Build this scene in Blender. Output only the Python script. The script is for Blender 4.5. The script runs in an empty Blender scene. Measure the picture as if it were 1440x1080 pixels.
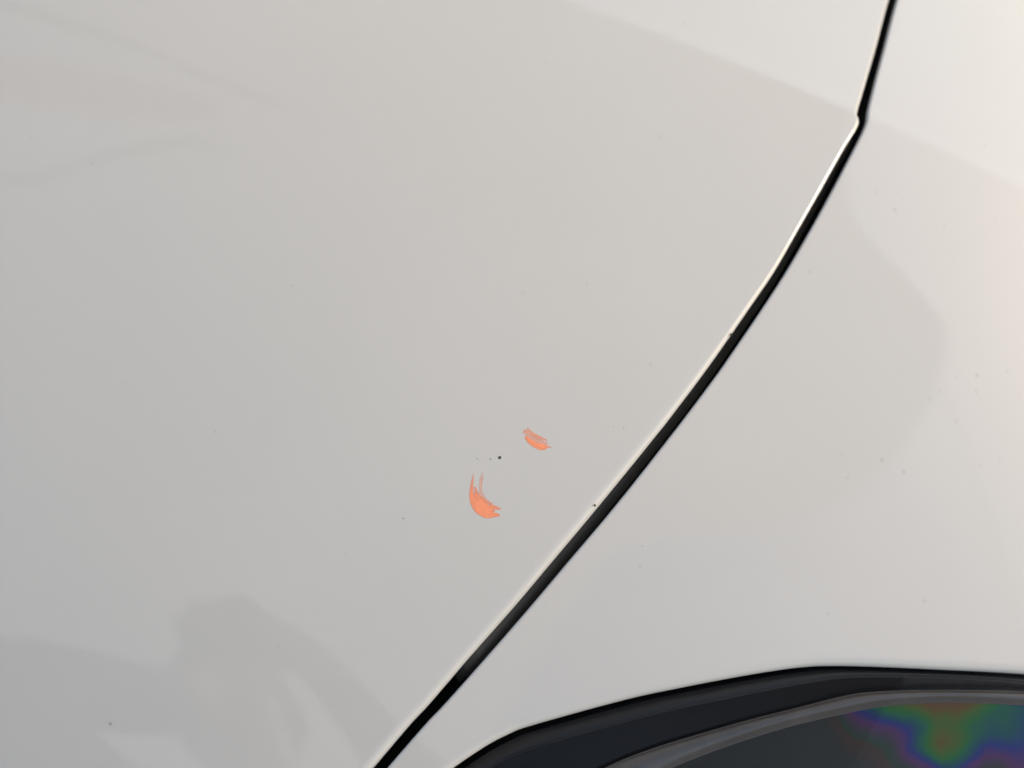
import bpy, math, random
import numpy as np
from mathutils import Vector

random.seed(7)
rng = np.random.default_rng(11)
scene = bpy.context.scene
COL = scene.collection
R = math.radians

# ------------------------------------------------------------------ camera
W0, H0 = 1440.0, 1080.0            # size of the photograph, used to unproject outlines
LENS, SENSOR = 71.0, 36.0
DIST = 0.85
PITCH = R(62)
HOOD_Z = 0.92                      # height of the looked-at point above the ground
TARGET = np.array([0.0, 0.0, HOOD_Z])
VIEW = np.array([0.0, math.cos(PITCH), -math.sin(PITCH)])
CAM = TARGET - VIEW * DIST
RIGHT = np.array([1.0, 0.0, 0.0])
UP = np.cross(RIGHT, VIEW)

cam_data = bpy.data.cameras.new("camera")
cam = bpy.data.objects.new("camera", cam_data)
COL.objects.link(cam)
cam.location = CAM
cam.rotation_euler = (math.pi / 2 - PITCH, 0, 0)
cam_data.lens = LENS
cam_data.sensor_width = SENSOR
cam_data.clip_start = 0.02
cam_data.clip_end = 1000
cam_data.dof.use_dof = True
cam_data.dof.focus_distance = DIST - 0.004
cam_data.dof.aperture_fstop = 5.6
scene.camera = cam

# ------------------------------------------------------------------ light
SUN_EL, SUN_AZ = R(19), R(80)      # azimuth measured from +Y towards +X
world = bpy.data.worlds.new("World")
scene.world = world
world.use_nodes = True
wn = world.node_tree.nodes
bg = wn["Background"]
sky = wn.new("ShaderNodeTexSky")
sky.sky_type = 'NISHITA'
sky.sun_disc = False
sky.sun_elevation = SUN_EL
sky.sun_rotation = SUN_AZ
sky.air_density = 1.0
sky.dust_density = 1.75
sky.ozone_density = 0.35
world.node_tree.links.new(sky.outputs[0], bg.inputs[0])
bg.inputs[1].default_value = 0.15

sun_data = bpy.data.lights.new("sun", 'SUN')
sun_data.energy = 0.5
sun_data.angle = R(10)
sun_data.color = (1.0, 0.98, 0.95)
sun = bpy.data.objects.new("sun", sun_data)
COL.objects.link(sun)
sdir = Vector((math.sin(SUN_AZ) * math.cos(SUN_EL), math.cos(SUN_AZ) * math.cos(SUN_EL), math.sin(SUN_EL)))
sun.rotation_euler = sdir.to_track_quat('Z', 'Y').to_euler()
sun.location = (3, 1, 5)

scene.view_settings.view_transform = 'Standard'
scene.view_settings.look = 'None'
scene.view_settings.gamma = 1.0
scene.view_settings.exposure = 0.62

# ------------------------------------------------------------------ body surface
def base_z(x, y):
    """gently crowned body skin, height above the looked-at point"""
    p0, q0 = 0.23, 0.28            # slope towards the side (+x) and the nose (-y)
    kx, ky, kxy = 0.55, 0.80, 0.30
    z = -p0 * x + q0 * y - 0.5 * kx * x * x - 0.5 * ky * y * y - kxy * x * y
    return z

CREASE = [0.0, 0.0, 0.0]           # y = a + b x + c x^2, filled below
def crease_s(x, y):
    a, b, c = CREASE
    return (y - (a + b * x + c * x * x)) / np.sqrt(1 + (b + 2 * c * x) ** 2)

CREASE_ON = False
def skin_z(x, y):
    z = base_z(x, y)
    if CREASE_ON:
        s = crease_s(x, y)
        w = 0.0013
        sp = w * np.logaddexp(0.0, s / w)
        z = z - 0.16 * sp + 0.20 * np.maximum(s, 0) ** 2 + 0.00022 * np.exp(-((s - 0.0022) / 0.0042) ** 2)
    return z + HOOD_Z

def skin_normal(x, y):
    e = 2e-4
    zx = (skin_z(x + e, y) - skin_z(x - e, y)) / (2 * e)
    zy = (skin_z(x, y + e) - skin_z(x, y - e)) / (2 * e)
    n = np.stack([-zx, -zy, np.ones_like(zx)], -1)
    return n / np.linalg.norm(n, axis=-1, keepdims=True)

def rays(px):
    px = np.atleast_2d(np.asarray(px, float))
    u = (px[:, 0] - W0 / 2) / W0 * SENSOR / LENS
    v = (H0 / 2 - px[:, 1]) / W0 * SENSOR / LENS
    d = VIEW[None] + u[:, None] * RIGHT[None] + v[:, None] * UP[None]
    return d

def at(px, depth=0.0):
    """point where the sight line through a photo position meets the body skin lowered by depth"""
    d = rays(px)
    t = np.full(len(d), 0.3)
    # march, then bisect
    step = 0.004
    alive = np.ones(len(d), bool)
    for _ in range(400):
        p = CAM[None] + d * t[:, None]
        below = p[:, 2] < skin_z(p[:, 0], p[:, 1]) - depth
        alive &= ~below
        t = np.where(alive, t + step, t)
    lo, hi = t - step, t.copy()
    for _ in range(30):
        m = 0.5 * (lo + hi)
        p = CAM[None] + d * m[:, None]
        below = p[:, 2] < skin_z(p[:, 0], p[:, 1]) - depth
        hi = np.where(below, m, hi)
        lo = np.where(below, lo, m)
    return CAM[None] + d * hi[:, None]

def reflect_at(px):
    p = at(px)
    d = rays(px)
    d = d / np.linalg.norm(d, axis=1, keepdims=True)
    n = skin_normal(p[:, 0], p[:, 1])
    r = d - 2 * np.sum(d * n, 1, keepdims=True) * n
    return p, r

# crease line fitted on the skin
cr = at([(950, 60), (1010, 80), (1080, 107), (1150, 136), (1208, 163), (1290, 200), (1370, 235), (1440, 268)])
fit = np.polyfit(cr[:, 0], cr[:, 1], 2)
CREASE[:] = [fit[2], fit[1], fit[0]]
CREASE_ON = True

def smooth_curve(pts, n, k=3):
    """dense, evenly spaced curve through control points (Catmull-Rom)"""
    pts = np.asarray(pts, float)
    P = np.vstack([2 * pts[0] - pts[1], pts, 2 * pts[-1] - pts[-2]])
    out = []
    for i in range(1, len(P) - 2):
        t = np.linspace(0, 1, 40, endpoint=False)[:, None]
        a, b, c, d = P[i - 1], P[i], P[i + 1], P[i + 2]
        out.append(0.5 * (2 * b + (c - a) * t + (2 * a - 5 * b + 4 * c - d) * t ** 2 + (3 * b - a - 3 * c + d) * t ** 3))
    out.append(pts[-1:])
    q = np.vstack(out)
    s = np.r_[0, np.cumsum(np.linalg.norm(np.diff(q, axis=0), axis=1))]
    si = np.linspace(0, s[-1], n)
    return np.stack([np.interp(si, s, q[:, j]) for j in range(q.shape[1])], 1)

# ------------------------------------------------------------------ helpers
def tag(o, label=None, cat=None, group=None, kind=None):
    if label: o["label"] = label
    if cat: o["category"] = cat
    if group: o["group"] = group
    if kind: o["kind"] = kind
    return o

def link(name, me, mat, parent=None, smooth=True):
    o = bpy.data.objects.new(name, me)
    COL.objects.link(o)
    if mat is not None:
        me.materials.append(mat)
    if parent is not None:
        o.parent = parent
        o.matrix_parent_inverse = Vector((0, 0, 0)) and o.matrix_parent_inverse
    if smooth:
        me.polygons.foreach_set("use_smooth", [True] * len(me.polygons))
    return o

ORIGIN = np.zeros(3)
def mesh_from(name, verts, faces):
    me = bpy.data.meshes.new(name)
    v = np.asarray(verts, float) - ORIGIN
    f = np.asarray(faces, int)
    if f.ndim == 2:
        nf, k = f.shape
        me.vertices.add(len(v)); me.vertices.foreach_set("co", v.astype(np.float32).ravel())
        me.loops.add(nf * k); me.loops.foreach_set("vertex_index", f.astype(np.int32).ravel())
        me.polygons.add(nf)
        me.polygons.foreach_set("loop_start", np.arange(0, nf * k, k, dtype=np.int32))
        me.update(calc_edges=True)
    else:
        me.from_pydata([tuple(a) for a in v], [], [list(a) for a in faces])
    me.validate()
    return me

def grid_faces(nu, nv, off=0):
    """nu rows of nv points"""
    i, j = np.meshgrid(np.arange(nu - 1), np.arange(nv - 1), indexing='ij')
    a = (i * nv + j).ravel() + off
    return np.stack([a, a + 1, a + nv + 1, a + nv], 1)

def grid_mesh(name, G, flip=False):
    nu, nv = G.shape[:2]
    f = grid_faces(nu, nv)
    if flip: f = f[:, ::-1]
    return mesh_from(name, G.reshape(-1, 3), f)

def outward(curve, side):
    """horizontal unit vectors across a curve; side=+1 to the right of travel"""
    t = np.gradient(curve[:, :2], axis=0)
    t /= np.linalg.norm(t, axis=1, keepdims=True)
    return np.stack([t[:, 1], -t[:, 0]], 1) * side

def rolled_edge(curve, side, r, flange, nseg=16, turn=R(93), back=0.0, ease=1.9):
    """rows of points that turn the skin down from a boundary curve; the bend tightens towards the edge and reaches out by r"""
    n = skin_normal(curve[:, 0], curve[:, 1])
    t = np.gradient(curve, axis=0); t /= np.linalg.norm(t, axis=1, keepdims=True)
    o = np.cross(t, n) * side
    o /= np.linalg.norm(o, axis=1, keepdims=True)
    r = np.broadcast_to(np.asarray(r, float), (len(curve),))[:, None]
    q = np.linspace(0, 1, 400)
    ang = turn * q ** ease
    px_ = np.r_[0, np.cumsum(np.cos(0.5 * (ang[1:] + ang[:-1])))]
    pz_ = np.r_[0, np.cumsum(np.sin(0.5 * (ang[1:] + ang[:-1])))]
    k = px_.max(); px_ /= k; pz_ /= k
    rows = []
    for s_ in np.linspace(0, 1, nseg + 1)[1:]:
        rows.append(curve + r * (np.interp(s_, q, px_) * o - np.interp(s_, q, pz_) * n))
    dirn = math.cos(turn) * o - math.sin(turn) * n
    last = rows[-1]
    for k in (0.33, 0.66, 1.0):
        rows.append(last + dirn * flange * k)
    if back:
        rows.append(rows[-1] - o * back)
    return rows

# ------------------------------------------------------------------ materials
def new_mat(name):
    m = bpy.data.materials.new(name)
    m.use_nodes = True
    nt = m.node_tree
    return m, nt, nt.nodes["Principled BSDF"]

def simple(name, col, rough, spec=0.5, metal=0.0, coat=0.0, noise=0.0, scale=60.0, bump=0.0):
    m, nt, b = new_mat(name)
    b.inputs["Roughness"].default_value = rough
    b.inputs["Specular IOR Level"].default_value = spec
    b.inputs["Metallic"].default_value = metal
    b.inputs["Coat Weight"].default_value = coat
    tc = nt.nodes.new("ShaderNodeTexCoord")
    nz = nt.nodes.new("ShaderNodeTexNoise")
    nz.inputs["Scale"].default_value = scale
    nz.inputs["Detail"].default_value = 5
    nt.links.new(tc.outputs["Object"], nz.inputs["Vector"])
    mr = nt.nodes.new("ShaderNodeMapRange")
    mr.inputs["To Min"].default_value = 1 - noise
    mr.inputs["To Max"].default_value = 1 + noise
    nt.links.new(nz.outputs["Fac"], mr.inputs["Value"])
    vm = nt.nodes.new("ShaderNodeVectorMath"); vm.operation = 'SCALE'
    vm.inputs[0].default_value = col
    nt.links.new(mr.outputs[0], vm.inputs["Scale"])
    nt.links.new(vm.outputs[0], b.inputs["Base Color"])
    if bump:
        bp = nt.nodes.new("ShaderNodeBump")
        bp.inputs["Strength"].default_value = bump
        bp.inputs["Distance"].default_value = 0.001
        nt.links.new(nz.outputs["Fac"], bp.inputs["Height"])
        nt.links.new(bp.outputs[0], b.inputs["Normal"])
    return m

def paint_material(name, spots):
    """white car lacquer: faint orange peel, dust specks, dried water spots"""
    m, nt, b = new_mat(name)
    N, L = nt.nodes, nt.links
    b.inputs["Roughness"].default_value = 0.012
    b.inputs["Specular IOR Level"].default_value = 0.80
    tc = N.new("ShaderNodeTexCoord")
    def noise(scale, detail=3.0):
        n = N.new("ShaderNodeTexNoise"); n.inputs["Scale"].default_value = scale
        n.inputs["Detail"].default_value = detail
        L.new(tc.outputs["Object"], n.inputs["Vector"]); return n
    def mul(a, v):
        q = N.new("ShaderNodeMath"); q.operation = 'MULTIPLY'
        L.new(a, q.inputs[0])
        if isinstance(v, float): q.inputs[1].default_value = v
        else: L.new(v, q.inputs[1])
        return q.outputs[0]
    def rng_(a, f0, f1, t0, t1, sm=True):
        q = N.new("ShaderNodeMapRange")
        if sm: q.interpolation_type = 'SMOOTHSTEP'
        q.inputs["From Min"].default_value = f0; q.inputs["From Max"].default_value = f1
        q.inputs["To Min"].default_value = t0; q.inputs["To Max"].default_value = t1
        L.new(a, q.inputs["Value"]); return q.outputs[0]
    film = noise(9.0, 4.0)
    fac = rng_(film.outputs["Fac"], 0.35, 0.65, 0.985, 1.0)
    # tiny dust specks
    vo = N.new("ShaderNodeTexVoronoi"); vo.inputs["Scale"].default_value = 75.0
    L.new(tc.outputs["Object"], vo.inputs["Vector"])
    sel = N.new("ShaderNodeSeparateColor"); L.new(vo.outputs["Color"], sel.inputs[0])
    pick = rng_(sel.outputs[0], 0.80, 0.98, 0.0, 0.16)
    dot = rng_(vo.outputs["Distance"], 0.02, 0.07, 1.0, 0.0)
    dm = mul(dot, pick)
    one = N.new("ShaderNodeMath"); one.operation = 'SUBTRACT'; one.inputs[0].default_value = 1.0
    L.new(dm, one.inputs[1])
    fac = mul(fac, one.outputs[0])
    wob = noise(900.0, 2.0)
    for (c, rad, amt) in spots:
        dn = N.new("ShaderNodeVectorMath"); dn.operation = 'DISTANCE'
        L.new(tc.outputs["Object"], dn.inputs[0]); dn.inputs[1].default_value = c
        wd = N.new("ShaderNodeMath"); wd.operation = 'MULTIPLY_ADD'
        L.new(wob.outputs["Fac"], wd.inputs[0]); wd.inputs[1].default_value = rad * 0.6
        L.new(dn.outputs["Value"], wd.inputs[2])
        fac = mul(fac, rng_(wd.outputs[0], rad * 0.65, rad * 1.35, 1 - amt, 1.0))
    vm = N.new("ShaderNodeVectorMath"); vm.operation = 'SCALE'
    vm.inputs[0].default_value = (0.58, 0.58, 0.578)
    L.new(fac, vm.inputs["Scale"]); L.new(vm.outputs[0], b.inputs["Base Color"])
    peel = noise(420.0, 1.0)
    bp = N.new("ShaderNodeBump"); bp.inputs["Strength"].default_value = 0.02
    bp.inputs["Distance"].default_value = 0.0006
    L.new(peel.outputs["Fac"], bp.inputs["Height"]); L.new(bp.outputs[0], b.inputs["Normal"])
    return m

# ------------------------------------------------------------------ ground
gm = simple("pale_concrete", (0.42, 0.375, 0.31), 0.9, noise=0.35, scale=40, bump=0.4)
g = mesh_from("ground", [(-300, -300, 0), (300, -300, 0), (300, 300, 0), (-300, 300, 0)], [(0, 1, 2, 3)])
tag(link("ground", g, gm, smooth=False), kind="structure")

# ------------------------------------------------------------------ the car
ORIGIN = np.array([0.0, 0.0, 0.0])
car = bpy.data.objects.new("car", None)
COL.objects.link(car)
car.location = (0, 0, 0)
tag(car, "white car front corner with black shut line, headlight and orange marks on its bonnet", "car")

def obj_pos(px, depth=0.0):
    return tuple(float(c) for c in at([px], depth)[0])

hood_spots = [((928, 193), 5, .07), ((915, 513), 5, .07), ((735, 412), 6, .04), ((567, 729), 2, .16), ((768, 88), 4, .04),
              ((640, 250), 4, .03), ((175, 540), 3, .06), ((410, 402), 2.2, .10), ((42, 192), 2.5, .08), ((155, 1018), 3, .4),
              ((335, 945), 3, .05)]
hood_spots = [(obj_pos(p), r * 0.0003, a) for p, r, a in hood_spots]
fen_spots = [((900, 797), 5, .05), ((1300, 845), 5, .06), ((1374, 528), 5, .09), ((1373, 551), 4, .07), ((1416, 522), 4, .05),
             ((1240, 647), 5, .09), ((1271, 663), 5, .08), ((1258, 295), 5, .07), ((1232, 270), 4, .05), ((1322, 551), 4, .04),
             ((1345, 530), 4, .04), ((1308, 562), 4, .04), ((1138, 382), 5, .05), ((1345, 592), 5, .04), ((1385, 206), 4, .06),
             ((1185, 640), 4, .05), ((1378, 655), 4, .04), ((1270, 280), 4, .03), ((1405, 645), 4, .04), ((1165, 865), 3, .05)]
fen_spots = [(obj_pos(p), r * 0.0003, a * 1.5) for p, r, a in fen_spots]
M_hood = paint_material("white_bonnet_lacquer", hood_spots)
M_wing = paint_material("white_wing_lacquer", fen_spots)

# --- shut line outlines as seen in the photograph
gapL = [(1402, -500), (1330, -250), (1284, -110), (1250, 0), (1234, 60), (1219, 112), (1207, 153), (1206, 162), (1208.5, 169), (1205, 180), (1186.7, 210), (1153, 270), (1124.5, 320),
        (1090, 380), (1056, 430), (1020, 482), (985.5, 530), (940, 590), (924, 610), (875.4, 670), (826, 730), (775.5, 790), (725, 850), (654.5, 930), (603, 990), (576, 1019), (524, 1080), (469, 1143), (408, 1210), (310, 1330)]
gapR = [(1415, -500), (1342, -250), (1297, -110), (1262, 0), (1246, 60), (1232, 112), (1222, 152), (1220, 168), (1214, 184), (1201, 210), (1169.5, 270), (1142, 320),
        (1107, 380), (1074.7, 430), (1034, 490), (1006, 530), (961, 590), (940, 617), (898.6, 670), (850, 730), (799, 790), (748.5, 850), (679, 930), (625.5, 990), (598, 1019), (545, 1080), (490, 1143), (430, 1210)]
NV = 740
eL = at(smooth_curve(gapL, NV))
eR = at(smooth_curve(gapR, NV))

# --- bonnet
rH = np.interp(smooth_curve(gapL, NV)[:, 1], [-250, 150, 330, 700, 1000], [.0022, .0022, .0026, .0058, .0060])
inL = outward(eL, 1)
# travel runs from the rear to the nose; the bonnet lies to the -x side
sgn = np.sign(np.sum(inL[NV // 2] * np.array([1.0, -0.5])))
inL = inL * sgn                      # points out of the bonnet, into the gap
bL = eL.copy()
bL[:, :2] -= inL * rH[:, None] * 0.83
bL[:, 2] = skin_z(bL[:, 0], bL[:, 1])
NU = 430
g = np.linspace(0, 1, NU) ** 0.62
Lx = np.full(NV, -0.62)
Ly = np.interp(np.linspace(0, 1, NV), [0, 1], [bL[0, 1] + 0.06, bL[-1, 1] - 0.02])
GX = Lx[:, None] + (bL[:, 0] - Lx)[:, None] * g[None]
GY = Ly[:, None] + (bL[:, 1] - Ly)[:, None] * g[None]
G = np.stack([GX, GY, skin_z(GX, GY)], -1)
side = 1.0
rows = rolled_edge(bL, side, rH, 0.012, back=0.010)
if np.sum((rows[3] - bL)[NV // 2, :2] * inL[NV // 2]) < 0:
    side = -1.0
    rows = rolled_edge(bL, side, rH, 0.012, back=0.010)
G_hood = G.copy()
G = np.concatenate([G, np.stack(rows, 1)], 1)
hood = link("bonnet", grid_mesh("bonnet", G, flip=False), M_hood, car)

# --- headlight outline (lower edge of the wing)
lampE = [(440, 1330), (500, 1250), (550, 1180), (592, 1125), (630, 1088), (680, 1053), (715, 1034), (750, 1020.5), (880, 984.5), (960, 967), (1040, 951.5), (1100, 941.5), (1135, 937.2),
         (1165, 935.5), (1220, 936), (1320, 940), (1440, 946), (1560, 957), (1760, 984)]
NB = 640
lampE = [(x, y + 1.8) for x, y in lampE]
eB = at(smooth_curve(lampE, NB))
rB = 0.0052
def inset(c, out, r):
    q = c.copy(); q[:, :2] -= out * r
    q[:, 2] = skin_z(q[:, 0], q[:, 1]); return q
oB = outward(eB, 1)
if oB[NB // 2, 1] > 0: oB = -oB      # out of the wing = towards the lamp (-y)
bB = inset(eB, oB, rB)
rF = 0.0013
NW = 1000
eW = at(smooth_curve(gapR, NW))
oR = outward(eW, 1)
if oR[NW // 2, 0] > 0: oR = -oR      # out of the wing = into the gap (-x)
bR = inset(eW, oR, rF)
# rows run from the gap to the outer outline: right side first, then the lamp edge
sW = np.linspace(0, 1, NW)
KR = 0.56                            # share of the gap length that faces the right side
kR = int(NW * KR)
right_top = np.array([bB[-1, 0] + 0.10, bR[0, 1] - 0.02])
tt = np.linspace(0, 1, kR)[:, None]
outer = np.vstack([right_top * (1 - tt) + bB[-1, :2] * tt, np.zeros((NW - kR, 2))])
bBr = bB[::-1]
ii = np.linspace(0, NB - 1, NW - kR + 1)[1:]
for k in range(2):
    outer[kR:, k] = np.interp(ii, np.arange(NB), bBr[:, k])
NUW = 460
gu = np.linspace(0, 1, NUW) ** 1.25
XY = bR[:, None, :2] * (1 - gu)[None, :, None] + outer[:, None] * gu[None, :, None]
WG = np.stack([XY[..., 0], XY[..., 1], skin_z(XY[..., 0], XY[..., 1])], -1)
verts = [WG.reshape(-1, 3)]
faces = [grid_faces(NW, NUW)]
def add_roll(curve, base_idx, out, r, flange, back):
    s = 1.0
    rows = rolled_edge(curve, s, r, flange, back=back)
    m = len(curve) // 2
    if np.sum((rows[3] - curve)[m, :2] * out[m]) < 0:
        s = -1.0
        rows = rolled_edge(curve, s, r, flange, back=back)
    off = sum(len(v) for v in verts)
    n = len(curve)
    allr = np.stack(rows, 0)
    verts.append(allr.reshape(-1, 3))
    idx = np.vstack([base_idx[None], off + np.arange(allr.shape[0] * n).reshape(-1, n)])
    a = idx[:-1, :-1].ravel(); b = idx[:-1, 1:].ravel(); c = idx[1:, 1:].ravel(); d = idx[1:, :-1].ravel()
    faces.append(np.stack([a, b, c, d], 1))
add_roll(bR, np.arange(NW) * NUW, oR, rF, 0.0015, 0.0)
lo = WG[kR:, -1]
add_roll(lo, np.arange(kR, NW) * NUW + NUW - 1, -outward(lo, 1) if outward(lo, 1)[len(lo) // 2, 1] > 0 else outward(lo, 1), rB, 0.012, 0.0)
wing_me = mesh_from("wing", np.vstack(verts), np.vstack(faces))
wing = link("wing", wing_me, M_wing, car)
import bmesh
for o in (hood, wing):
    bm = bmesh.new(); bm.from_mesh(o.data)
    bmesh.ops.recalc_face_normals(bm, faces=bm.faces)
    # skin must face up
    f = max(bm.faces, key=lambda q: q.calc_area())
    if f.normal.z < 0:
        bmesh.ops.reverse_faces(bm, faces=bm.faces)
    bm.to_mesh(o.data); bm.free()

# --- shut line: dark channel floor and rubber seal
M_chan = simple("dark_channel_paint", (0.010, 0.010, 0.011), 0.7, spec=0.2, noise=0.2)
M_rub = simple("black_rubber", (0.062, 0.057, 0.052), 0.55, spec=0.45, noise=0.15, scale=150, bump=0.05)
mid = 0.5 * (at(smooth_curve(gapL[:-1], NV)) + eR)
nrm = skin_normal(mid[:, 0], mid[:, 1])
tg = np.gradient(mid, axis=0); tg /= np.linalg.norm(tg, axis=1, keepdims=True)
ac = np.cross(tg, nrm)
if ac[NV // 2, 0] < 0: ac = -ac      # towards the wing
prof = [(-0.030, -0.004), (-0.012, -0.030), (0.012, -0.030), (0.030, -0.010)]
CG = np.stack([mid + ac * a + nrm * d for a, d in [(-0.035, -0.020), (-0.012, -0.034), (0.012, -0.034), (0.030, -0.022)]], 1)
link("channel", grid_mesh("channel", CG), M_chan, car)
# seal runs along the gap and stops short of the nose
spx = smooth_curve(gapL[:-1], NV)
k_end = int(np.argmin(np.abs(spx[:, 1] - 955)))
arc = np.linspace(0, 1, k_end)
dep = np.interp(arc, [0, 0.45, 0.78, 0.975, 0.99, 1.0], [0.016, 0.014, 0.0075, 0.0038, 0.0055, 0.0120])
SG = []
for a in np.linspace(R(-10), R(190), 15):
    rr = 0.0047
    SG.append(mid[:k_end] + ac[:k_end] * (math.cos(a) * rr - 0.0010) + nrm[:k_end] * (-dep[:, None] - rr + math.sin(a) * rr))
SG = np.stack(SG, 1)
endrow = SG[-1].mean(0)
SG = np.concatenate([SG, np.repeat((endrow - nrm[k_end] * 0.003)[None, None], SG.shape[1], 1)], 0)
link("rubber_seal", grid_mesh("rubber_seal", SG), M_rub, car)

# --- headlight
def band(name, top_px, bot_px, d_top, d_bot, mat, parent, n=220, m=16, bulge=0.0, lip=None):
    a = at(smooth_curve(top_px, n), d_top)
    b = at(smooth_curve(bot_px, n), d_bot)
    t = np.linspace(0, 1, m)
    G = a[:, None] * (1 - t)[None, :, None] + b[:, None] * t[None, :, None]
    G[..., 2] += bulge * (4 * t * (1 - t))[None]
    o = link(name, grid_mesh(name, G), mat, parent)
    return o

lamp = bpy.data.objects.new("headlight", None)
COL.objects.link(lamp); lamp.parent = car

M_bez = simple("black_bezel_plastic", (0.014, 0.0125, 0.013), 0.35, spec=0.25, noise=0.1, scale=200)
M_bez2 = simple("satin_black_trim", (0.020, 0.019, 0.018), 0.45, spec=0.5, noise=0.1, scale=200)
M_guide = simple("smoked_light_guide", (0.140, 0.128, 0.118), 0.18, spec=0.6, noise=0.35, scale=45, coat=0.3)
M_pock = simple("black_pocket", (0.006, 0.006, 0.007), 0.6, spec=0.2)

def rainbow_material(name, gain):
    """strain colours of the moulded reflector: a skewed fan of interference bands"""
    m, nt, b = new_mat(name)
    N, L = nt.nodes, nt.links
    def mth(op, x, y=None):
        q = N.new("ShaderNodeMath"); q.operation = op
        for k, v in enumerate((x, y)):
            if v is None: continue
            if isinstance(v, (int, float)): q.inputs[k].default_value = v
            else: L.new(v, q.inputs[k])
        return q.outputs[0]
    tc = N.new("ShaderNodeTexCoord")
    mp = N.new("ShaderNodeMapping")
    c = at([(1308, 981)], 0.014)[0]
    mp.inputs["Location"].default_value = [-float(q) for q in c]
    L.new(tc.outputs["Object"], mp.inputs["Vector"])
    sp = N.new("ShaderNodeSeparateXYZ"); L.new(mp.outputs[0], sp.inputs[0])
    def noise(scale, d):
        nz = N.new("ShaderNodeTexNoise"); nz.inputs["Scale"].default_value = scale; nz.inputs["Detail"].default_value = d
        L.new(mp.outputs[0], nz.inputs["Vector"]); return nz.outputs["Fac"]
    x, y = sp.outputs[0], sp.outputs[1]
    ax = mth('ABSOLUTE', mth('ADD', x, mth('MULTIPLY', y, 0.35)))
    r = mth('ADD', mth('MULTIPLY', ax, 0.92), mth('MULTIPLY', mth('ABSOLUTE', y), 1.55))
    # the right wing of the fan is drawn out, with ripples of the moulding
    r = mth('SUBTRACT', r, mth("MULTIPLY", mth("MAXIMUM", x, 0.0), 0.30))
    r = mth('ADD', r, mth('MULTIPLY', mth('SUBTRACT', noise(40, 0.0), 0.5), 0.036))
    r = mth('ADD', r, mth('MULTIPLY', mth('SUBTRACT', noise(150, 2.0), 0.5), 0.006))
    mr = N.new("ShaderNodeMapRange"); mr.inputs["From Min"].default_value = 0.008; mr.inputs["From Max"].default_value = 0.074
    L.new(r, mr.inputs["Value"])
    rp = N.new("ShaderNodeValToRGB"); L.new(mr.outputs[0], rp.inputs[0])
    cols = [(0.0, (.26, .13, .06)), (.07, (.24, .16, .05)), (.13, (.16, .22, .05)), (.25, (.05, .27, .08)), (.34, (.03, .16, .20)), (.42, (.05, .07, .36)),
            (.52, (.17, .07, .24)), (.62, (.11, .09, .13)), (.72, (.06, .11, .09)), (.82, (.12, .08, .07)), (1.0, (.07, .08, .085))]
    e = rp.color_ramp.elements
    while len(e) < len(cols): e.new(0.5)
    for q, (p, cc) in zip(e, cols):
        q.position = p; q.color = (cc[0] * gain, cc[1] * gain, cc[2] * gain, 1)
    L.new(rp.outputs[0], b.inputs["Base Color"])
    b.inputs["Roughness"].default_value = 0.30
    b.inputs["Metallic"].default_value = 0.25
    return m
M_rain = rainbow_material("iridescent_reflector", 0.70)  # brighter copy: sky mirrored by the lens put into the colour
M_rain_dark_refl = rainbow_material("iridescent_dark_reflection", 0.6)  # dimmer copy: dark side of the lens reflection put into the colour

def clear_material():
    m, nt, b = new_mat("clear_lens_polycarbonate")
    N, L = nt.nodes, nt.links
    out = N["Material Output"]; N.remove(b)
    tr = N.new("ShaderNodeBsdfTransparent"); tr.inputs[0].default_value = (0.93, 0.93, 0.94, 1)
    gl = N.new("ShaderNodeBsdfGlossy"); gl.inputs["Roughness"].default_value = 0.02
    fr = N.new("ShaderNodeFresnel"); fr.inputs[0].default_value = 1.17
    mx = N.new("ShaderNodeMixShader")
    L.new(fr.outputs[0], mx.inputs[0]); L.new(tr.outputs[0], mx.inputs[1]); L.new(gl.outputs[0], mx.inputs[2])
    L.new(mx.outputs[0], out.inputs[0])
    return m
M_clear = clear_material()

lineB = [(520, 1260), (580, 1190), (625, 1137), (670, 1092), (720, 1062), (790, 1039), (912, 1005.5), (1007, 984), (1120, 961.5), (1187, 952), (1276, 950.8), (1364, 953.5), (1440, 960), (1560, 972), (1760, 1000)]
guT = [(640, 1260), (700, 1190), (760, 1136), (820, 1097), (900, 1060), (1030, 1020), (1120, 996.7), (1187, 980), (1224, 974.5), (1276, 972), (1364, 971.5), (1440, 973.5), (1560, 984), (1760, 1010)]
guB = [(700, 1270), (770, 1198), (840, 1140), (910, 1096), (975, 1066), (1050, 1039), (1120, 1018), (1187, 1002.5), (1242, 992), (1309, 987), (1364, 987), (1440, 991), (1560, 1003), (1760, 1030)]
botR = [(760, 1330), (840, 1320), (920, 1305), (990, 1295), (1060, 1285), (1130, 1275), (1190, 1268), (1250, 1262), (1310, 1257), (1370, 1252), (1440, 1245), (1560, 1235), (1760, 1225)]
lampI = [(x - 4, y - 14) for x, y in lampE]
lampO = [(x + 4, y + 5) for x, y in lampE]
band("lamp_pocket", lampI, botR, 0.016, 0.070, M_pock, lamp)
band("lamp_rim", lampO, lineB, 0.0095, 0.0075, M_bez2, lamp, bulge=0.0012)
lineB2 = [(x, y + 2.0) for x, y in lineB]
band("rim_bead", lineB, lineB2, 0.0075, 0.0078, simple("bead_plastic", (.06, .058, .056), .3), lamp, m=6, bulge=0.0005)
def cut(curve, x):
    """split an outline at photo column x"""
    c = smooth_curve(curve, 400)
    i = int(np.argmin(np.abs(c[:, 0] - x)))
    j = list(range(0, i, 6)) + [i]
    k = list(range(i, len(c) - 1, 6)) + [len(c) - 1]
    return c[j], c[k]
lb_l, lb_r = cut(lineB2, 1273); gt_l, gt_r = cut(guT, 1259)
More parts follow.
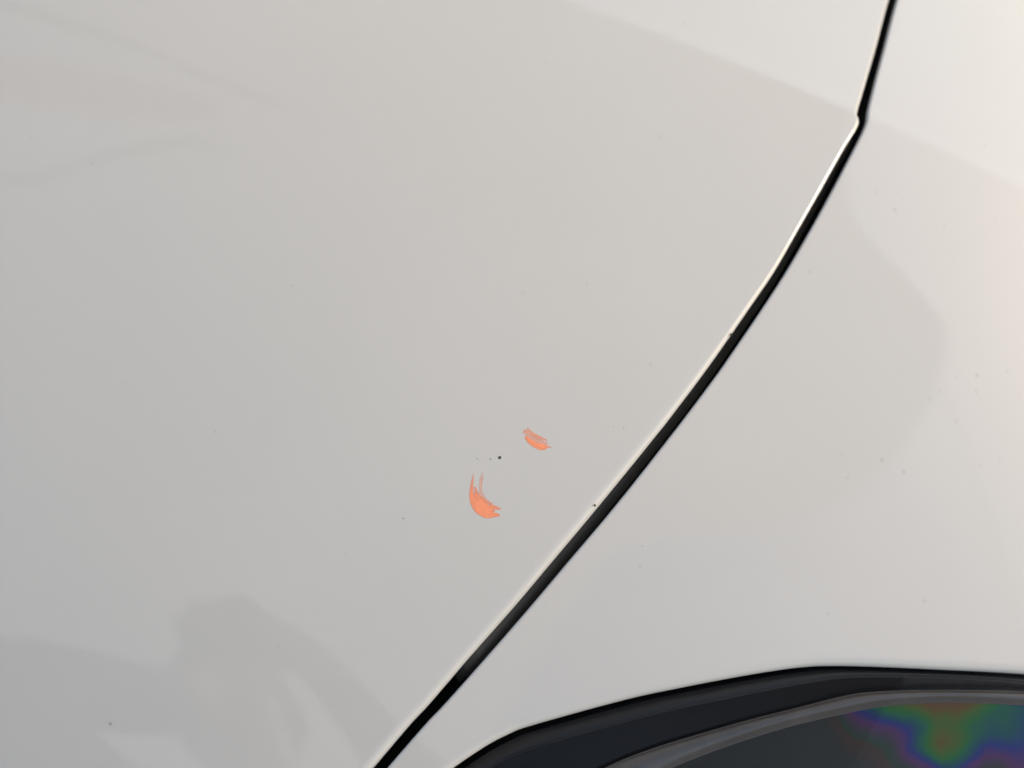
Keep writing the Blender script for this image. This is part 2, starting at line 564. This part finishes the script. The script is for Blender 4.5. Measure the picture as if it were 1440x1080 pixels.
band("bezel", lb_l, gt_l, 0.0078, 0.0145, M_bez, lamp)
band("bezel", lb_r, gt_r, 0.0078, 0.0145, simple("bezel_sky_reflection", (.024, .024, .027), .24, noise=.1, scale=200), lamp)  # paler bluish copy: sky reflection on the lens painted into the bezel
band("light_guide", guT, guB, 0.0125, 0.0135, M_guide, lamp, bulge=0.002)
guT0 = [(x, y - 1.3) for x, y in guT]
band("guide_edge", guT0, guT, 0.0123, 0.0125, simple("guide_rib_plastic", (.15, .135, .12), .25), lamp, m=4)
guB2 = [(x, y + 1.6) for x, y in guB]
band("guide_edge", guB, guB2, 0.0135, 0.0139, simple("guide_edge_plastic", (.16, .15, .155), .2), lamp, m=4)
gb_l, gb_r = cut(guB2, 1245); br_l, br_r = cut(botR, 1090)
band("reflector", gb_l, br_l, 0.0145, 0.060, M_rain_dark_refl, lamp, m=40)
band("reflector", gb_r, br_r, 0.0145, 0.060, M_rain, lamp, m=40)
lensT = [(x, y - 3) for x, y in lampO]
band("lens_cover", lensT, botR, 0.0045, 0.006, M_clear, lamp, m=60)

# --- body below the frame: nose, bumper and flank that carry the panels down
low = at(smooth_curve(botR, 160), 0.068)
nose = G_hood[-1, 0:NU:6]
flank = np.column_stack([outer[:kR], skin_z(outer[:kR, 0], outer[:kR, 1])])[::-1]
rim = smooth_curve(np.vstack([nose[::8], low[4:-2:12], flank[20::40]]), 260)
rim[:, 2] -= 0.002
ang = np.interp(np.arange(260), [0, 90, 170, 215, 259], [-90, -85, -45, -5, 5])
out_ = np.stack([np.cos(np.radians(ang)), np.sin(np.radians(ang)), np.zeros(260)], 1)
rows = [rim, rim + out_ * 0.02 + [0, 0, -.02], rim + out_ * 0.045 + [0, 0, -.09], rim + out_ * 0.055 + [0, 0, -.22],
        np.column_stack([(rim + out_ * 0.04)[:, :2], np.full(260, .42)]), np.column_stack([(rim - out_ * 0.03)[:, :2], np.full(260, .28)])]
BG = np.stack([smooth_curve(np.stack([r[i] for r in rows]), 30) for i in range(260)], 0)
link("bumper", grid_mesh("bumper", BG), M_wing, car)

# --- orange grease marks, dashes of wax laid on the lacquer
def wax_material(name, alpha, col):
    m, nt, b = new_mat(name)
    N, L = nt.nodes, nt.links
    b.inputs["Base Color"].default_value = (*col, 1)
    b.inputs["Roughness"].default_value = 0.55
    tc = N.new("ShaderNodeTexCoord")
    nz = N.new("ShaderNodeTexNoise"); nz.inputs["Scale"].default_value = 450; nz.inputs["Detail"].default_value = 3
    L.new(tc.outputs["Object"], nz.inputs["Vector"])
    mr = N.new("ShaderNodeMapRange")
    mr.inputs["From Min"].default_value = 0.3; mr.inputs["From Max"].default_value = 0.7
    mr.inputs["To Min"].default_value = max(0, alpha - 0.12); mr.inputs["To Max"].default_value = min(1, alpha + 0.12)
    L.new(nz.outputs["Fac"], mr.inputs["Value"])
    at_ = N.new("ShaderNodeAttribute"); at_.attribute_name = "fade"
    ml = N.new("ShaderNodeMath"); ml.operation = 'MULTIPLY'
    L.new(mr.outputs[0], ml.inputs[0]); L.new(at_.outputs["Fac"], ml.inputs[1])
    L.new(ml.outputs[0], b.inputs["Alpha"])
    return m
M_wax = wax_material("orange_wax", 1.06, (1.0, 0.335, 0.175))

def film_mesh(strokes, seed, step=0.4):
    """one thin film of wax; strokes: (centre line, widths, strength along it), dry bristle streaks along each"""
    rg = np.random.default_rng(seed)
    allp = np.array([q for st in strokes for q in st[0]])
    x0, y0 = allp.min(0) - 8; x1, y1 = allp.max(0) + 8
    xs = np.arange(x0, x1, step); ys = np.arange(y0, y1, step)
    X, Y = np.meshgrid(xs, ys, indexing='ij')
    keep = np.ones_like(X)
    for pts, wid, fade, dry in strokes:
        n = 90
        c = smooth_curve(pts, n); s = np.linspace(0, 1, n)
        w = 0.93 * np.interp(s, np.linspace(0, 1, len(wid)), wid)
        fd = np.interp(s, np.linspace(0, 1, len(fade)), fade)
        t = np.gradient(c, axis=0); t /= np.linalg.norm(t, axis=1, keepdims=True)
        d = np.stack([X[..., None] - c[:, 0], Y[..., None] - c[:, 1]], -1)
        dist = np.hypot(d[..., 0], d[..., 1])
        i = np.argmin(dist, -1)
        dm = np.take_along_axis(dist, i[..., None], -1)[..., 0]
        di = np.take_along_axis(d, i[..., None, None], 2)[:, :, 0]
        cross = di[..., 0] * -t[i, 1] + di[..., 1] * t[i, 0]
        edge_ = np.clip((w[i] / 2 - dm) / 0.9 + 0.5, 0, 1)
        edge_ = edge_ * edge_ * (3 - 2 * edge_)
        knots = rg.uniform(0, 1, 40)
        q = np.clip((cross / np.maximum(w[i], 1e-3) + 0.5) * 9 + 4, 0, 38.9)
        streak = np.interp(q, np.arange(40), knots)
        al = edge_ * fd[i] * (1 - dry * streak)
        keep *= 1 - np.clip(al, 0, 1)
    A = 1 - keep
    pos = at(np.stack([X.ravel(), Y.ravel()], 1))
    nn = skin_normal(pos[:, 0], pos[:, 1])
    pos = pos + nn * (0.00003 + 0.00003 * A.ravel())[:, None]
    f = grid_faces(len(xs), len(ys))
    f = f[A.ravel()[f].max(1) > 0.02]
    used = np.unique(f); remap = np.full(len(pos), -1); remap[used] = np.arange(len(used))
    me = mesh_from("mark", pos[used], remap[f])
    at_ = me.attributes.new("fade", 'FLOAT', 'POINT')
    at_.data.foreach_set("value", A.ravel()[used].astype(np.float32))
    return me

# (zoom of the photograph: 7.2 x at 640,590)
def z(*p): return [(640 + x / 7.2, 590 + y / 7.2) for x, y in p]
big = [
    (z((186, 545), (172, 650), (165, 740), (182, 830), (235, 915), (310, 968)), [2.0, 3.6, 5.5, 9.0, 11, 8.0], [.25, .75, 1, 1, 1, 1], .22),
    (z((205, 760), (245, 840), (310, 890), (390, 890), (455, 905)), [5, 11, 12.5, 7.5, 2.5], [.8, 1, 1, 1, .8], .28),
    (z((215, 880), (270, 940), (330, 965), (400, 965), (436, 968)), [4, 10, 11, 8.5, 4.5], [1, 1, 1, 1, .9], .2),
    (z((250, 845), (300, 905), (350, 930), (395, 925)), [8, 13, 9, 3], [1, 1, 1, .7], .0),
    (z((278, 535), (264, 620), (256, 690), (268, 745), (310, 800)), [4.0, 5.0, 5.0, 5.0, 3], [.10, .42, .38, .35, .3], .5),
    (z((200, 690), (225, 760), (280, 810), (370, 855)), [4, 7, 6, 3], [.6, .8, .8, .7], .3),
]
small = [
    (z((722, 185), (760, 222), (820, 258), (880, 288), (925, 286)), [5, 8.0, 9.0, 8.0, 3], [.9, 1, 1, 1, .8], .2),
    (z((850, 255), (900, 265), (940, 275), (970, 283)), [5, 5, 3.0, 1.5], [1, 1, .8, .5], .1),
    (z((712, 125), (770, 172), (840, 208), (930, 245)), [8, 8.5, 7.5, 4], [.50, .50, .50, .35], .45),
    (z((735, 92), (780, 135), (850, 175), (930, 210)), [3, 3.5, 3.5, 2.5], [.45, .75, .70, .4], .3),
]
m1 = link("orange_mark", film_mesh(big, 3), M_wax, hood)
m2 = link("orange_mark", film_mesh(small, 5), M_wax, hood)
m1["label"] = "larger hook-shaped orange crayon mark"
m2["label"] = "smaller orange crayon dash nearer the shut line"

# --- stone chips
M_chip = simple("chip_primer", (0.045, 0.045, 0.042), 0.8, noise=0.4, scale=900)
M_chip2 = simple("chip_shallow", (0.30, 0.30, 0.29), 0.8, noise=0.3, scale=900)
def chip(px, rx, ry, mat, parent):
    n = 14
    pts = [px]
    for k in range(n):
        a = 2 * math.pi * k / n
        j = 1 + random.uniform(-0.22, 0.22)
        pts.append((px[0] + rx * j * math.cos(a), px[1] + ry * j * math.sin(a)))
    pos = at(pts)
    nn = skin_normal(pos[:, 0], pos[:, 1])
    h = np.full(len(pts), 0.00003); h[0] = 0.00006
    pos = pos + nn * h[:, None]
    me = mesh_from("stone_chip", pos, [(0, 1 + k, 1 + (k + 1) % n) for k in range(n)])
    bm = bmesh.new(); bm.from_mesh(me); bmesh.ops.recalc_face_normals(bm, faces=bm.faces); bm.to_mesh(me); bm.free()
    return link("stone_chip", me, mat, parent)
for p, a, b, mm in [((702.5, 643.5), 2.5, 2.4, M_chip), ((689.5, 645.5), 1.5, 1.2, M_chip2), ((671, 645), 1.1, 1.0, M_chip2), ((836.5, 710.5), 1.4, 2.0, M_chip),
                    ((1028, 471), 1.8, 2.2, M_chip), ((877, 601), 1.3, .8, M_chip2), ((863, 600), .8, .7, M_chip2), ((825, 400), 1.0, .6, M_chip2), ((567, 729), 1.4, 1.2, M_chip2)]:
    chip(p, a, b, mm, hood)
for p, a, b, mm in [((903, 768), 1.0, 0.9, M_chip2), ((1164, 863), 1.0, .7, M_chip2)]:
    chip(p, a, b, mm, wing)


# ------------------------------------------------------------------ what the lacquer mirrors
# made-up unseen beige sail, its edge shaped for the warm reflection in the lacquer
SAIL_Z = 3.0
edge = smooth_curve([(1.30, 1.62), (1.85, 1.80), (2.58, 1.90), (2.50, 1.60), (2.37, 1.30), (2.35, 1.05), (2.54, 0.91), (2.67, 0.75), (2.42, 0.33), (2.04, -0.05), (1.62, -0.29),
                     (1.20, -0.46), (1.04, -0.68), (0.81, -1.05), (0.55, -1.7)], 160)
nU = 40
far = np.stack([np.full(160, -2.6), np.linspace(1.35, -2.0, 160)], 1)
tS = np.linspace(0, 1, nU)
SXY = edge[:, None] * (1 - tS)[None, :, None] + far[:, None] * tS[None, :, None]
SZ = SAIL_Z + 0.03 * np.sin(SXY[..., 1] * 1.7)
sail = bpy.data.objects.new("reflection_sail", None); COL.objects.link(sail)
tag(sail, "unseen beige cloth added over the white car bonnet for its reflection", "added reflection cloth")
def cloth(name, col, weave):
    m, nt, b = new_mat(name)
    N, L = nt.nodes, nt.links
    out = N["Material Output"]; N.remove(b)
    tc = N.new("ShaderNodeTexCoord"); nz = N.new("ShaderNodeTexNoise"); nz.inputs["Scale"].default_value = weave; nz.inputs["Detail"].default_value = 4
    L.new(tc.outputs["Object"], nz.inputs["Vector"])
    mr = N.new("ShaderNodeMapRange"); mr.inputs["To Min"].default_value = 0.90; mr.inputs["To Max"].default_value = 1.08
    L.new(nz.outputs["Fac"], mr.inputs["Value"])
    vm = N.new("ShaderNodeVectorMath"); vm.operation = 'SCALE'; vm.inputs[0].default_value = col; L.new(mr.outputs[0], vm.inputs["Scale"])
    tl = N.new("ShaderNodeBsdfTranslucent"); df = N.new("ShaderNodeBsdfDiffuse")
    L.new(vm.outputs[0], tl.inputs[0]); L.new(vm.outputs[0], df.inputs[0])
    mx = N.new("ShaderNodeMixShader"); mx.inputs[0].default_value = 0.12
    L.new(tl.outputs[0], mx.inputs[1]); L.new(df.outputs[0], mx.inputs[2]); L.new(mx.outputs[0], out.inputs[0])
    return m
M_sail = cloth("beige_sailcloth", (0.95, 0.86, 0.735), 3.0)
M_patch = cloth("pink_sailcloth", (0.90, 0.62, 0.55), 3.0)
link("cloth", grid_mesh("cloth", np.stack([SXY[..., 0], SXY[..., 1], SZ], -1)), M_sail, sail)

def tube(name, pts, rad, mat, parent, ns=8):
    c = np.asarray(pts, float)
    if len(c) < 12: c = smooth_curve(c, 40)
    t = np.gradient(c, axis=0); t /= np.linalg.norm(t, axis=1, keepdims=True)
    ref = np.array([0, 0, 1.0]) if abs(t[0, 2]) < 0.9 else np.array([1.0, 0, 0])
    u = np.cross(t, ref); u /= np.linalg.norm(u, axis=1, keepdims=True)
    v = np.cross(t, u)
    a = np.linspace(0, 2 * math.pi, ns + 1)
    G = c[:, None] + rad * (np.cos(a)[None, :, None] * u[:, None] + np.sin(a)[None, :, None] * v[:, None])
    return link(name, grid_mesh(name, G), mat, parent)
M_seam = simple("seam_webbing", (0.42, 0.40, 0.37), 0.8, noise=0.1)
def ceil(pts, dz=0.04):
    return [(x, y, SAIL_Z - dz + 0.03 * math.sin(y * 1.7)) for x, y in pts]
for ln in ([(-2.4, .60), (-0.9, .56), (.10, .55), (.21, .53), (.34, .52), (.45, .52)],
           [(-2.4, -.10), (-0.9, .02), (-.22, .09), (-.12, .13), (.02, .22), (.19, .32), (.30, .34)]):
    tube("reflection_seam", ceil(ln, 0.03), 0.009, M_seam, sail)  # added seams, placed to mirror as faint lines in the lacquer
pt = [(-2.4, .40, .15), (-1.2, .41, .22), (-.18, .42, .29), (-.06, .44, .31), (.13, .46, .35), (.30, .475, .42)]
top_ = np.array(ceil([(a, b) for a, b, c in pt], 0.02)); bot_ = np.array(ceil([(a, c) for a, b, c in pt], 0.02))
link("reflection_panel", grid_mesh("reflection_panel", np.stack([smooth_curve(top_, 40), smooth_curve(bot_, 40)], 1)), M_patch, sail)  # added pink strip, placed to tint the reflection in the bonnet
M_post = simple("grey_steel", (0.35, 0.35, 0.36), 0.4, metal=0.6, noise=0.1)  # added supports for the made-up sail, set clear of the reflections
for x, y, h in ((-2.6, 1.35, 3.05), (-2.6, -2.0, 3.05), (4.6, -2.9, 4.2), (0.2, 5.2, 3.4)):
    tube("post", [(x, y, 0), (x, y, h / 2), (x, y, h)], 0.035, M_post, sail)
for p, q in (((2.55, .50, 3.0), (4.6, -2.9, 4.2)), ((1.30, 1.62, 3.0), (0.2, 5.2, 3.4)), ((0.55, -1.6, 3.0), (4.6, -2.9, 4.2))):
    p, q = np.array(p), np.array(q)
    tube("stay_rope", [p, 0.5 * (p + q), q], 0.004, M_seam, sail)

# photographer, mirrored in the nose of the bonnet
M_coat = simple("dark_grey_jacket", (0.030, 0.030, 0.036), 0.85, noise=0.2, scale=80)
M_jean = simple("blue_jeans", (0.030, 0.040, 0.075), 0.85, noise=0.25, scale=120)
M_skin = simple("skin", (0.28, 0.17, 0.12), 0.5, noise=0.08)
M_hair = simple("dark_hair", (0.020, 0.015, 0.012), 0.6, noise=0.3, scale=200)
M_shoe = simple("black_shoes", (0.02, 0.02, 0.02), 0.5)
def skin_figure(name, joints, bones, mats, parent, levels=2):
    me = bpy.data.meshes.new(name)
    keys = list(joints)
    me.from_pydata([joints[k][0] for k in keys], [(keys.index(a), keys.index(b)) for a, b in bones], [])
    o = bpy.data.objects.new(name, me); COL.objects.link(o)
    md = o.modifiers.new("skin", 'SKIN')
    if not me.skin_vertices: me.skin_vertices.new()
    for i, k in enumerate(keys):
        rr = joints[k][1]
        me.skin_vertices[0].data[i].radius = rr if isinstance(rr, tuple) else (rr, rr)
        me.skin_vertices[0].data[i].use_root = (i == 0)
    sb = o.modifiers.new("sub", 'SUBSURF'); sb.levels = levels; sb.render_levels = levels
    dg = bpy.context.evaluated_depsgraph_get()
    m2 = bpy.data.meshes.new_from_object(o.evaluated_get(dg))
    bpy.data.objects.remove(o)
    m2.name = name
    r = link(name, m2, None, parent)
    for m in mats: m2.materials.append(m)
    jp = np.array([joints[k][0] for k in keys]); mi = np.array([joints[k][2] for k in keys])
    for p in m2.polygons:
        d = np.sum((jp - np.array(p.center)) ** 2, 1)
        p.material_index = int(mi[np.argmin(d)])
    return r
person = bpy.data.objects.new("person", None); COL.objects.link(person); person.location = (0, -0.95, 0)
tag(person, "person in a dark grey jacket and jeans bent over the bonnet holding a camera", "person")
J = {
 'pelvis': ((0, -.02, 1.00), (.16, .12), 1), 'waist': ((0, .04, 1.16), (.15, .11), 0), 'chest': ((0, .16, 1.42), (.18, .13), 0),
 'neckb': ((0, .25, 1.60), .075, 0), 'neck': ((-.01, .32, 1.66), .055, 2), 'skull': ((-.01, .375, 1.76), (.074, .088), 2), 'crown': ((-.01, .365, 1.83), (.06, .07), 2),
 'shL': ((-.19, .30, 1.58), .075, 0), 'elL': ((-.31, .50, 1.54), .072, 0), 'wrL': ((-.11, .455, 1.60), .042, 0), 'paL': ((-.05, .460, 1.645), (.036, .018), 2),
 'shR': ((.17, .24, 1.55), .075, 0), 'elR': ((.175, .42, 1.46), .058, 0), 'wrR': ((.125, .44, 1.655), .036, 0), 'paR': ((.092, .487, 1.735), (.036, .020), 2),
 'hipL': ((-.10, -.02, .93), .105, 1), 'knL': ((-.12, .02, .50), .065, 1), 'anL': ((-.12, -.02, .10), .045, 1), 'toL': ((-.13, .16, .045), .042, 3),
 'hipR': ((.10, -.02, .93), .105, 1), 'knR': ((.12, .02, .50), .065, 1), 'anR': ((.12, -.02, .10), .045, 1), 'toR': ((.13, .16, .045), .042, 3),
}
J = {k: ((v[0][0], v[0][1] - 0.95, v[0][2]), v[1], v[2]) for k, v in J.items()}
B = [('pelvis', 'waist'), ('waist', 'chest'), ('chest', 'neckb'), ('neckb', 'neck'), ('neck', 'skull'), ('skull', 'crown')]
for q in 'LR':
    B += [('chest', 'sh' + q), ('sh' + q, 'el' + q), ('el' + q, 'wr' + q), ('wr' + q, 'pa' + q), ('pelvis', 'hip' + q), ('hip' + q, 'kn' + q), ('kn' + q, 'an' + q), ('an' + q, 'to' + q)]
    p = np.array(J['pa' + q][0])
    s_ = -1 if q == 'L' else 1
    for k, (nm, ln) in enumerate((('index', .070), ('middle', .078), ('ring', .072), ('little', .056), ('thumb', .052))):
        if nm == 'thumb':
            a = p + np.array([-s_ * .020, -.022, .010]); b = a + np.array([-s_ * .026, -.012, .020]); r0 = .0105
        else:
            a = p + np.array([-s_ * .006, .012 - .004 * k, .030 - .017 * k]); b = a + np.array([-s_ * ln * .55, .006, ln * .28]); r0 = .0088 - .0005 * k
        c = b + np.array([-s_ * ln * .42, -.012, .004])
        J[nm + q + '1'] = (tuple(a), r0, 2); J[nm + q + '2'] = (tuple(b), r0 * .92, 2); J[nm + q + '3'] = (tuple(c), r0 * .8, 2)
        B += [('pa' + q, nm + q + '1'), (nm + q + '1', nm + q + '2'), (nm + q + '2', nm + q + '3')]
body = skin_figure("body", J, B, [M_coat, M_jean, M_skin, M_shoe], None)
body.parent = person; body.location = (0, 0.95, 0)

# head features
def blob(name, c, r, mat, parent, cut=None, nu=24, nv=16):
    th = np.linspace(0, math.pi, nv); ph = np.linspace(0, 2 * math.pi, nu)
    G = np.stack([np.sin(th)[:, None] * np.cos(ph)[None] * r[0] + c[0], np.sin(th)[:, None] * np.sin(ph)[None] * r[1] + c[1],
                  np.cos(th)[:, None] * r[2] + np.zeros_like(ph)[None] + c[2]], -1)
    if cut is not None: G = cut(G)
    o = link(name, grid_mesh(name, G), mat, parent); o.location = (0, 0.95, 0); return o
hc = np.array([-.01, -.95 + .375, 1.765])
hr = blob("hair", hc + [0, -.012, .025], (.086, .104, .105), M_hair, person, cut=lambda G: np.stack([G[..., 0], np.where(G[..., 2] < hc[2] + .02, np.minimum(G[..., 1], hc[1] + .02), G[..., 1]), np.maximum(G[..., 2], hc[2] - .05)], -1))
blob("nose", hc + [0, .100, -.015], (.014, .020, .022), M_skin, person)
for q in (-1, 1):
    blob("ear", hc + [q * .080, .0, -.005], (.010, .020, .030), M_skin, person)
    blob("eye", hc + [q * .032, .082, .010], (.013, .012, .010), simple("eye_white", (.7, .7, .7), .2), person)
blob("mouth", hc + [0, .086, -.055], (.024, .010, .007), simple("lips", (.40, .16, .13), .5), person)

# the camera in the photographer's hands
hand_cam = bpy.data.objects.new("handheld_camera", None); COL.objects.link(hand_cam)
hand_cam.location = tuple(CAM - VIEW * 0.10)
tag(hand_cam, "black camera with a stout lens in the hands of the person at the car", "camera")
M_cam = simple("black_camera_body", (0.018, 0.018, 0.018), 0.5, noise=0.1, scale=300)
def disc_tube(name, d0, d1, r0, r1):
    a = np.linspace(0, 2 * math.pi, 33)
    rows = []
    for d, r in ((d0, r0 * .82), (d0, r0), ((d0 + d1) / 2, (r0 + r1) / 2 * 1.02), (d1, r1)):
        rows.append(CAM - VIEW * d + r * (np.cos(a)[:, None] * RIGHT + np.sin(a)[:, None] * UP))
    o = link(name, grid_mesh(name, np.stack(rows, 0)), M_cam, hand_cam); o.location = tuple(-(CAM - VIEW * 0.10)); return o
disc_tube("lens_barrel", 0.014, 0.085, 0.029, 0.033)
bmx = bmesh.new()
bmesh.ops.create_cube(bmx, size=1.0)
for v in bmx.verts:
    w = CAM - VIEW * (0.10 + v.co.z * 0.045) + RIGHT * (v.co.x * 0.150) + UP * (v.co.y * 0.076 - 0.014)
    v.co = Vector(tuple(w - (CAM - VIEW * 0.10)))
bmesh.ops.bevel(bmx, geom=bmx.edges[:], offset=0.020, segments=5, affect='EDGES')
cb = bpy.data.meshes.new("camera_body"); bmx.to_mesh(cb); bmx.free()
link("camera_body", cb, M_cam, hand_cam)
hump = blob("viewfinder_hump", CAM - VIEW * 0.105 + UP * 0.004, (.045, .032, .026), M_cam, hand_cam)
hump.location = tuple(-(CAM - VIEW * 0.10))
